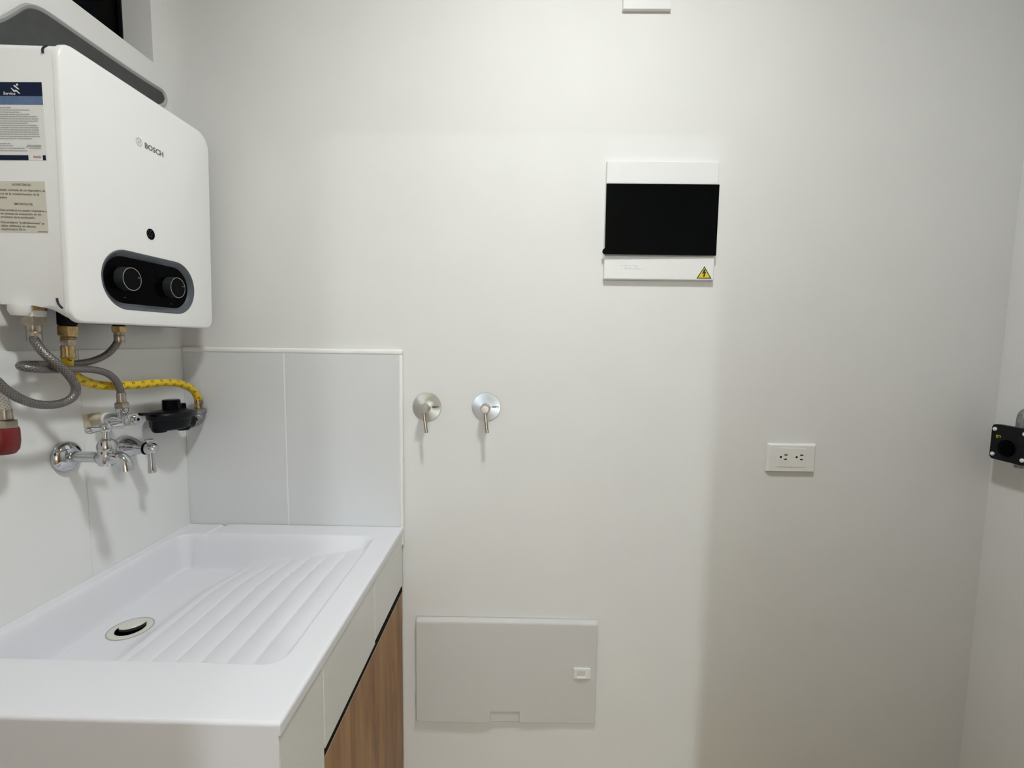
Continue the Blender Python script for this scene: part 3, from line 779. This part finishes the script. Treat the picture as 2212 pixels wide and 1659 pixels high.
# ------------------------------------------------------------------ taps
tp = thing('wall_tap', 'chrome tap with cross bar handle and large round wall flange, over the sink', 'tap', (0.003, -0.318, 1.092))
TY, TZt = -0.3185, 1.0925
B().lathe([(0.0280, 0.0), (0.0283, 0.002), (0.0270, 0.006), (0.0225, 0.0115), (0.0160, 0.0150), (0.0120, 0.0160)], (0.003, TY, TZt), (1, 0, 0), 36).build('wall_flange', 'chrome', tp)
B().lathe([(0.0098, 0.0), (0.0098, 0.060)], (0.017, TY, TZt), (1, 0, 0), 24).build('pipe', 'chrome', tp)
tb = B().lathe([(0.0105, 0.0), (0.0135, 0.004), (0.0158, 0.012), (0.0158, 0.018), (0.0135, 0.026), (0.0105, 0.034)], (0.064, TY, TZt), (1, 0, 0), 26)
tb.lathe([(0.0125, -0.014), (0.0158, -0.005), (0.0158, 0.006), (0.0130, 0.013), (0.0145, 0.016), (0.0145, 0.022), (0.0115, 0.031), (0.0060, 0.0345), (0.0060, 0.036)], (0.080, TY, TZt), (0, 0, 1), 26)
tb.build('body', 'chrome', tp)
spt = B().tube([(0.088, TY, TZt - 0.001), (0.097, TY, TZt + 0.0005), (0.106, TY, TZt - 0.003), (0.1125, TY, TZt - 0.012), (0.114, TY, TZt - 0.024)], lambda t: 0.0126 - 0.0016 * math.sin(t * PI) , 20, 6)
spt.build('spout', 'chrome', tp)
B().lathe([(0.0052, 0.0), (0.0052, 0.012)], (0.080, TY, TZt + 0.034), (0, 0, 1), 18).build('stem', 'chrome', tp)
cb = B().lathe([(0.0060, -0.008), (0.0095, -0.003), (0.0098, 0.003), (0.0070, 0.008), (0.0, 0.0092)], (0.080, TY, 1.146), (0, 0, 1), 24)
dv = Vector((0.22, 1, 0.0)).normalized()
for sg_ in (-1, 1):
    cb.lathe([(0.0040, 0.004), (0.0045, 0.014), (0.0058, 0.022), (0.0062, 0.027), (0.0045, 0.0310), (0.0, 0.0322)], (0.080, TY, 1.146), dv * sg_, 18)
cb.build('cross_handle', 'chrome', tp)

t2 = thing('wall_tap', 'chrome bell-shaped tap with lever hanging down, behind the cross-handled tap', 'tap', (0.003, -0.195, 1.080))
Y2, Z2 = -0.1945, 1.0800
B().lathe([(0.0235, 0.0), (0.0245, 0.003), (0.0235, 0.010), (0.0195, 0.020), (0.0150, 0.030), (0.0122, 0.040), (0.0112, 0.048)], (0.003, Y2, Z2 + 0.003), (1, 0, -0.06), 32).build('bell_flange', 'chrome', t2)
B().lathe([(0.0112, 0.0), (0.0128, 0.001), (0.0128, 0.003), (0.0110, 0.004)], (0.0495, Y2, Z2), (1, 0, 0), 26).build('collar', 'black', t2)
B().lathe([(0.0110, 0.0), (0.0122, 0.004), (0.0125, 0.010), (0.0110, 0.016), (0.0070, 0.021), (0.0, 0.0225)], (0.0525, Y2, Z2), (1, 0, 0), 26).build('ball_body', 'chrome', t2)
lv = B().lathe([(0.0050, 0.0), (0.0052, 0.012), (0.0065, 0.030), (0.0076, 0.042), (0.0070, 0.0445), (0.0, 0.0450)], (0.0610, Y2, Z2 - 0.007), (0.0, 0.02, -1), 20)
lv.build('lever', 'chrome', t2)
B().lathe([(0.0045, 0.0), (0.0060, 0.004), (0.0082, 0.009), (0.0078, 0.0105), (0.0, 0.0115)], (0.0585, Y2, Z2 + 0.009), (0, 0, 1), 20).build('top_cap', 'chrome', t2)

# ------------------------------------------------------------------ red handled valve at the picture's left edge
rv = thing('ball_valve', 'dark red handled valve under silver braided hose on the left wall', 'valve', (0.003, -0.458, 1.16))
B().lathe([(0.0, 1.1290), (0.010, 1.1300), (0.0145, 1.1360), (0.0165, 1.1480), (0.0165, 1.1660), (0.0150, 1.1700), (0.0, 1.1700)], (0.045, -0.4505, 0), n=26, sx=0.8, sy=1.05, side=(1, 0, 0)).build('handle', 'red', rv)
B().cyl((0.003, -0.4505, 1.155), (1, 0, 0), 0.010, 0.035, 18).build('wall_pipe', 'galv', rv)
h3 = thing('braided_hose', 'short bright silver braided hose rising from the dark red valve', 'hose', (0.045, -0.449, 1.170), 'braided water hoses below the heater')
B().hexnut((0.045, -0.4490, 1.1690), (0, 0, 1), 0.0140, 0.0125).build('nut', 'nickel', h3, False)
B().lathe([(0.0080, 1.182), (0.0088, 1.184), (0.0080, 1.187), (0.0080, 1.198)], (0.045, -0.449, 0), n=18).build('ferrule', 'nickel', h3)
B().tube([(0.045, -0.449, 1.192), (0.045, -0.4492, 1.2), (0.044, -0.4525, 1.217), (0.042, -0.461, 1.2407), (0.038, -0.474, 1.2652), (0.034, -0.488, 1.2922), (0.030, -0.505, 1.33), (0.026, -0.515, 1.38), (0.020, -0.519, 1.43), (0.010, -0.520, 1.455), (0.001, -0.520, 1.462)], 0.0074, 16, 8).build('hose', 'braid2', h3)

# ------------------------------------------------------------------ rounded grey panel on the wall above the heater
ctr = (-0.20, 1.80)
outl = [(-0.017, 1.858), (-0.019, 1.846), (-0.030, 1.833), (-0.050, 1.820), (-0.075, 1.798), (-0.10, 1.772), (-0.13, 1.752), (-0.17, 1.74), (-0.24, 1.735), (-0.33, 1.735), (-0.385, 1.742), (-0.402, 1.758), (-0.398, 1.778), (-0.385, 1.794), (-0.369, 1.809), (-0.350, 1.831), (-0.333, 1.851), (-0.318, 1.861), (-0.300, 1.866), (-0.270, 1.867), (-0.20, 1.867), (-0.12, 1.868), (-0.06, 1.870), (-0.040, 1.8715), (-0.026, 1.870)]
vt = thing('wall_grey_panel', 'dark grey rounded panel with pale rim on the wall between window and heater', 'wall panel', (0.0, -0.2, 1.80))
cl = [Vector((a, b)) for a, b in outl]
def closed_smooth(P, k=4):
    out = []; n_ = len(P)
    for i in range(n_):
        p0, p1, p2, p3 = P[i - 1], P[i], P[(i + 1) % n_], P[(i + 2) % n_]
        for j in range(k):
            t = j / k
            out.append(0.5 * ((2 * p1) + (p2 - p0) * t + (2 * p0 - 5 * p1 + 4 * p2 - p3) * t * t + (3 * p1 - p0 - 3 * p2 + p3) * t ** 3))
    return out
cl = closed_smooth(cl)
def inset(P, d):
    out = []; n_ = len(P)
    for i in range(n_):
        t = (P[(i + 1) % n_] - P[i - 1]).normalized(); nrm = Vector((t.y, -t.x))
        c_ = Vector(ctr) - P[i]
        if nrm.dot(c_) < 0: nrm = -nrm
        out.append(P[i] + nrm * d)
    return out
lev = [(0.0004, 0.0), (0.0040, 0.0006), (0.0045, 0.0020), (0.0016, 0.0072), (0.0004, 0.0078)]
vs, fs = [], []; n = len(cl)
for x, d in lev: vs += [(x, p.x, p.y) for p in inset(cl, d)]
for k in range(len(lev) - 1): fs += [(k * n + i, k * n + (i + 1) % n, (k + 1) * n + (i + 1) % n, (k + 1) * n + i) for i in range(n)]
B().mesh(vs, fs).build('rim', 'panelrim', vt)
pin = inset(cl, 0.0070)
vs = [(0.0018, p.x, p.y) for p in pin] + [(0.0004, p.x, p.y) for p in pin]
B().mesh(vs, [tuple(range(n)), tuple(reversed(range(n, 2 * n)))] + [(i, (i + 1) % n, n + (i + 1) % n, n + i) for i in range(n)]).build('panel', 'panelgrey', vt, False)

# ------------------------------------------------------------------ shut-off valves on the back wall
def shutoff(x, z, disc, label, tip):
    t = thing('shutoff_valve', label, 'valve', (x, 0, z), 'paired lever valves on the back wall')
    pl_ = B().lathe([(0.0352, 0.0002), (0.0352, 0.0014), (0.0345, 0.0022), (0.012, 0.0030), (0.0, 0.0030)], (x, 0, z), (0, -1, 0), 56).build('wall_disc', disc, t)
    pl_.data.name = 'wall_disc'
    sub(pl_, B().text('ABIERTO', (x + 0.0130, -0.0033, z - 0.0012), (1, 0, 0), (0, 0, 1), 0.0052, 0.0002, bold=0.0002, width=0.0185), 'lettering', 'blackink', t, False)
    B().lathe([(0.0112, 0.0025), (0.0115, 0.006), (0.0115, 0.036), (0.0100, 0.0440), (0.0085, 0.0460), (0.0, 0.0462)], (x, 0, z), (0, -1, 0), 30).build('hub', 'satin', t)
    a = Vector((x, -0.037, z - 0.008)); b_ = Vector(tip)
    B().lathe([(0.0040, 0.0), (0.0040, (b_ - a).length - 0.010), (0.0036, (b_ - a).length - 0.0095), (0.0036, (b_ - a).length - 0.0085), (0.0040, (b_ - a).length - 0.008), (0.0040, (b_ - a).length - 0.0006), (0.0034, (b_ - a).length)], a, b_ - a, 18).build('lever', 'nickel', t)
    return t
shutoff(0.5978, 1.1480, 'disc', 'lever valve with grey round disc beside the tiles, nearer the sink', (0.6055, -0.046, 1.0925))
shutoff(0.7434, 1.1505, 'disc2', 'lever valve with paler bluish disc, further from the sink', (0.7495, -0.046, 1.0945))

# ------------------------------------------------------------------ breaker board
bd = thing('breaker_board', 'white breaker board with black hinged cover and yellow warning triangle', 'breaker box', (1.147, 0, 1.4595))
BL, BR, BBt, BTt = 1.0185, 1.2768, 1.4600, 1.7300
B().box(BL, BR, -0.0100, -0.0003, BBt, BTt, 0.002, 2).build('back_frame', 'plastic', bd, False)
def wedge_panel(z0, z1, name):
    p = B().box(BL + 0.0005, BR - 0.0005, -0.0130, -0.008, z0, z1, 0.0022, 2)
    return p.build(name, 'plastic', bd, False)
wedge_panel(1.6775, BTt - 0.0005, 'upper_panel')
lp = wedge_panel(BBt + 0.0005, 1.5150, 'lower_panel')
# hinged cover, its lower left corner standing slightly off
cv = B()
N = 12
x0, x1, z0, z1 = BL - 0.0005, BR + 0.0003, 1.5165, 1.6765
vs = []; fs = []
for lay in range(2):
    for j in range(N + 1):
        for i in range(N + 1):
            u, v = i / N, j / N
            y = -0.0145 - 0.0045 * (1 - v) * (1 - u) - (0.0035 if lay == 0 else 0)
            vs.append((x0 + (x1 - x0) * u, y, z0 + (z1 - z0) * v))
K = (N + 1) ** 2
for j in range(N):
    for i in range(N):
        a = j * (N + 1) + i
        fs.append((a, a + 1, a + N + 2, a + N + 1)); fs.append((K + a, K + a + N + 1, K + a + N + 2, K + a + 1))
edge = [i for i in range(N)] + [j * (N + 1) + N for j in range(N)] + [N * (N + 1) + N - i for i in range(N)] + [(N - j) * (N + 1) for j in range(N)]
for a, b_ in zip(edge, edge[1:] + edge[:1]): fs.append((a, K + a, K + b_, b_))
cov = cv.mesh(vs, fs).build('cover', 'smoked', bd, False)
sub(cov, B().lathe([(0.0070, 0.0), (0.0070, 0.004), (0.0058, 0.005)], (x0 + 0.002, -0.0150, z0 + 0.0070), (0, -1, 0), 20), 'finger_tab', 'smoked', bd)
sub(lp, B().text('TERCOL', (1.0580, -0.0131, 1.4845), (1, 0, 0), (0, 0, 1), 0.0135, 0.0007, width=0.047), 'embossed_lettering', 'plastic', bd, False)
tx, tz0, tz1 = 1.2535, 1.4640, 1.4925
def tri(k): 
    g = (tx, tz0 + (tz1 - tz0) / 3)
    return [(g[0] + (a - g[0]) * k, g[1] + (b - g[1]) * k) for a, b in ((tx - 0.0175, tz0), (tx + 0.0175, tz0), (tx, tz1))]
wt = B().prism(tri(1.0), (0, -0.0130, 0), (1, 0, 0), (0, 0, 1), (0, -1, 0), 0.0003).build('warning_triangle', 'blackink', bd, False)
sub(wt, B().prism(tri(0.80), (0, -0.0133, 0), (1, 0, 0), (0, 0, 1), (0, -1, 0), 0.0002), 'yellow_field', 'yellow', bd, False)
bolt = [(-0.0005, 0.0195), (0.0025, 0.0195), (0.0010, 0.0125), (0.0042, 0.0140), (0.0012, 0.0058), (0.0028, 0.0052), (-0.0005, 0.0010), (-0.0022, 0.0062), (-0.0008, 0.0060), (0.0005, 0.0100), (-0.0038, 0.0085)]
sub(wt, B().prism([(tx + a * 1.25 - 0.0003, tz0 + 0.0024 + b_ * 0.95) for a, b_ in bolt], (0, -0.0135, 0), (1, 0, 0), (0, 0, 1), (0, -1, 0), 0.0002), 'bolt_symbol', 'blackink', bd, False)

# ------------------------------------------------------------------ access door low on the wall
ad = thing('access_panel', 'light grey plastic access door with small latch, low on the back wall', 'access panel', (0.80, 0, 0.332))
AX0, AX1, AZ0, AZ1 = 0.5695, 1.0320, 0.3320, 0.6100
B().box(AX0 + 0.006, AX1 - 0.004, -0.0035, -0.0003, AZ0 + 0.004, AZ1 - 0.004).build('frame', 'greyplastic', ad, False)
NX, NZ = 74, 40
gx = sorted(set([AX0, AX0 + .001, AX0 + .0025, AX1 - .0025, AX1 - .001, AX1, 0.7615, 0.7625, 0.8355, 0.8365] + [AX0 + (AX1 - AX0) * i / NX for i in range(1, NX)]))
gz = sorted(set([AZ0, AZ0 + .001, AZ0 + .0025, AZ1 - .009, AZ1 - .006, AZ1 - .003, AZ1 - .001, AZ1, 0.3625, 0.3645] + [AZ0 + (AZ1 - AZ0) * i / NZ for i in range(1, NZ)]))
def ad_y(x, z):
    u, v = (x - AX0) / (AX1 - AX0), (z - AZ0) / (AZ1 - AZ0)
    bow = 0.0065 * math.exp(-((u - 0.35) / 0.30) ** 2) * (1 - v) + 0.004 * math.exp(-(u / 0.25) ** 2) * (1 - 0.3 * v)
    y = -0.0100 - bow
    if 0.7615 < x < 0.8365 and z < 0.3640: y += 0.0045
    e = min(x - AX0, AX1 - x, z - AZ0)
    if e < 0.0025: y += 0.0020 * (1 - e / 0.0025)
    et = AZ1 - z
    if et < 0.009: y += 0.0050 * (1 - et / 0.009)
    return y
vs = [(x, ad_y(x, z), z) for z in gz for x in gx]; nx = len(gx); nz = len(gz)
fs = [(j * nx + i, j * nx + i + 1, (j + 1) * nx + i + 1, (j + 1) * nx + i) for j in range(nz - 1) for i in range(nx - 1)]
nb = len(vs)
bord = [i for i in range(nx - 1)] + [j * nx + nx - 1 for j in range(nz - 1)] + [(nz - 1) * nx + nx - 1 - i for i in range(nx - 1)] + [(nz - 1 - j) * nx for j in range(nz - 1)]
for i in bord: vs.append((vs[i][0], vs[i][1] + 0.0035, vs[i][2]))
for k in range(len(bord)): fs.append((bord[k], nb + k, nb + (k + 1) % len(bord), bord[(k + 1) % len(bord)]))
fs.append(tuple(range(nb, nb + len(bord))))
pd = B().mesh(vs, fs).build('door', 'greyplastic', ad)
lt = B().box(0.9725, 1.0155, -0.0145, -0.0090, 0.4575, 0.4860, 0.0015, 2).build('latch', 'plastic', ad, False)
sub(lt, B().box(0.9810, 1.0020, -0.0150, -0.0140, 0.4665, 0.4805), 'latch_recess', 'greyplastic', ad, False)
sub(lt, B().box(0.9800, 1.0030, -0.0175, -0.0140, 0.4600, 0.4655, 0.0012, 2), 'thumb_tab', 'plastic', ad, False)
for z in (0.5700, 0.3900):
    B().box(AX0 - 0.0020, AX0 + 0.004, -0.0085, -0.0030, z - 0.022, z + 0.012, 0.0008, 1).build('hinge_clip', 'greyplastic', ad, False)

# ------------------------------------------------------------------ double socket and the plate at the top
def plate(t, x0, x1, z0, z1, d, ma, bev=0.0035):
    b_ = B()
    vs_ = []
    for y, e in ((-0.0003, 0.0), (-0.003, 0.0), (-d, bev), ):
        vs_ += [(x0 + e, y, z0 + e * .6), (x1 - e, y, z0 + e * .6), (x1 - e, y, z1 - e), (x0 + e, y, z1 - e)]
    fs_ = [(3, 2, 1, 0), (8, 9, 10, 11)] + [(k * 4 + i, k * 4 + (i + 1) % 4, (k + 1) * 4 + (i + 1) % 4, (k + 1) * 4 + i) for k in range(2) for i in range(4)]
    b_.mesh(vs_, fs_)
    bmesh.ops.bevel(b_.bm, geom=b_.bm.edges[:], offset=0.0006, segments=1, affect='EDGES')
    return b_.build('cover_plate', ma, t, False)
sk = thing('double_socket', 'ivory double power socket on the back wall right of the breaker board', 'socket', (1.4887, 0, 1.0026))
cpx = plate(sk, 1.4300, 1.5470, 1.0026, 1.0728, 0.0095, 'ivory', 0.0040)
ins = B().box(1.4525, 1.5215, -0.0104, -0.0090, 1.0155, 1.0630, 0.0007, 1).build('socket_insert', 'ivory', sk, False)
for sx in (1.4612, 1.4992):
    hole = B().lathe([(0.0026, 0.0), (0.0026, 0.0004), (0, 0.0004)], (sx, -0.0102, 1.0405), (0, -1, 0), 16)
    sub(ins, hole, 'earth_hole', 'void', sk, False)
    sub(ins, B().box(sx + 0.0080, sx + 0.0158, -0.0109, -0.0100, 1.0445, 1.0468), 'slot', 'void', sk, False)
    sub(ins, B().box(sx + 0.0083, sx + 0.0148, -0.0109, -0.0100, 1.0338, 1.0361), 'slot', 'void', sk, False)
sw = thing('wall_switch', 'white wall plate cut off by the top of the picture, above the breaker board', 'wall plate', (1.0985, 0, 2.0605))
plate(sw, 1.0440, 1.1530, 2.0590, 2.1290, 0.0095, 'plastic', 0.0012)
B().box(1.0895, 1.1075, -0.0110, -0.0090, 2.0845, 2.1045, 0.0006, 1).build('switch_button', 'greyplastic', sw, False)

# ------------------------------------------------------------------ gas valve on the right wall
VX = 1.925; VY, VZ = -0.0845, 1.0955
gv = thing('gas_valve_box', 'black square gas regulator with four pale bolts on the right wall', 'regulator', (RW, VY, VZ))
bm_ = B()
hw = 0.0405
pts = []
for sy, sz in ((-1, -1), (1, -1), (1, 1), (-1, 1)):
    for k in range(6):
        t = k / 5 * PI / 2 + {(1, 1): 0, (-1, 1): PI / 2, (-1, -1): PI, (1, -1): 1.5 * PI}[(sy, sz)]
        pts.append((sy * (hw - 0.009) + 0.009 * math.cos(t), sz * (hw - 0.009) + 0.009 * math.sin(t)))
bm_.prism(pts, (VX, VY, VZ), (0, 1, 0), (0, 0, 1), (1, 0, 0), 0.012)
bm_.lathe([(0.036, 0.012), (0.034, 0.022), (0.022, 0.030), (0.014, 0.034)], (VX, VY, VZ), (1, 0, 0), 28)
bm_.build('body', 'blackmatte', gv, False)
B().lathe([(0.0190, 0.0), (0.0180, 0.005), (0.0130, 0.008), (0.0, 0.009)], (VX, VY + 0.004, VZ - 0.010), (-1, 0, 0), 30).build('dome', 'blackpanel', gv)
for sy in (-1, 1):
    for sz in (-1, 1):
        B().lathe([(0.0045, 0.0), (0.0045, 0.0022), (0.0030, 0.0036), (0.0, 0.0038)], (VX, VY + sy * 0.0325, VZ + sz * 0.0290), (-1, 0, 0), 14).build('bolt', 'ptfe', gv)
mk = B().box(VX - 0.0004, VX, VY + 0.0190, VY + 0.0285, VZ + 0.0145, VZ + 0.0160)
mk.box(VX - 0.0004, VX, VY + 0.0260, VY + 0.0285, VZ + 0.0100, VZ + 0.0145); mk.box(VX - 0.0004, VX, VY + 0.0190, VY + 0.0205, VZ + 0.0115, VZ + 0.0145)
mk.box(VX - 0.0004, VX, VY + 0.0235, VY + 0.0260, VZ + 0.0100, VZ + 0.0112)
mk.build('yellow_mark', 'yellow', gv, False)
B().tube([(VX + 0.016, VY - 0.012, VZ + 0.026), (VX + 0.016, VY - 0.012, VZ + 0.058), (VX + 0.020, VY - 0.012, VZ + 0.070), (VX + 0.032, VY - 0.012, VZ + 0.074), (RW - 0.001, VY - 0.012, VZ + 0.074)], 0.0125, 20, 6).build('pipe_elbow', 'galv', gv)
B().cyl((VX + 0.016, VY - 0.012, VZ - 0.050), (0, 0, 1), 0.0085, 0.022, 18).build('lower_stub', 'galv', gv)
B().cyl((VX + 0.030, VY, VZ), (1, 0, 0), 0.012, RW - VX - 0.0305, 18).build('wall_pipe', 'galv', gv)

# ------------------------------------------------------------------ ceiling lamps
def lamp(pos, rad, watts, col, label, name='ceiling_lamp'):
    t = thing(name, label, 'lamp', (pos[0], pos[1], CEIL))
    x, y, z = pos
    B().lathe([(rad + 0.012, CEIL - 0.0005), (rad + 0.012, z + 0.012), (rad + 0.004, z + 0.004), (rad, z + 0.004), (rad, CEIL - 0.002)], (x, y, 0), n=40).build('housing', 'lampwhite', t)
    B().lathe([(rad - 0.001, z + 0.010), (0.0, z + 0.010)], (x, y, 0), n=40).build('diffuser', 'lampglow', t)
    ld = bpy.data.lights.new(name + '_light', 'AREA'); ld.shape = 'DISK'; ld.size = rad * 2
    ld.energy = watts; ld.color = col
    lo = bpy.data.objects.new(name + '_light', ld); lo.location = Vector((x, y, z)) - org(t)
    link(lo, t)
lamp(LAMP_POS, 0.085, LAMP_W, LAMP_COL, 'round white ceiling lamp of the laundry, above the camera')
lamp(LAMP2_POS, 0.10, LAMP2_W, LAMP2_COL, 'round white ceiling lamp of the kitchen behind the camera')

for o in bpy.data.objects:
    if '_org' in o: del o['_org']
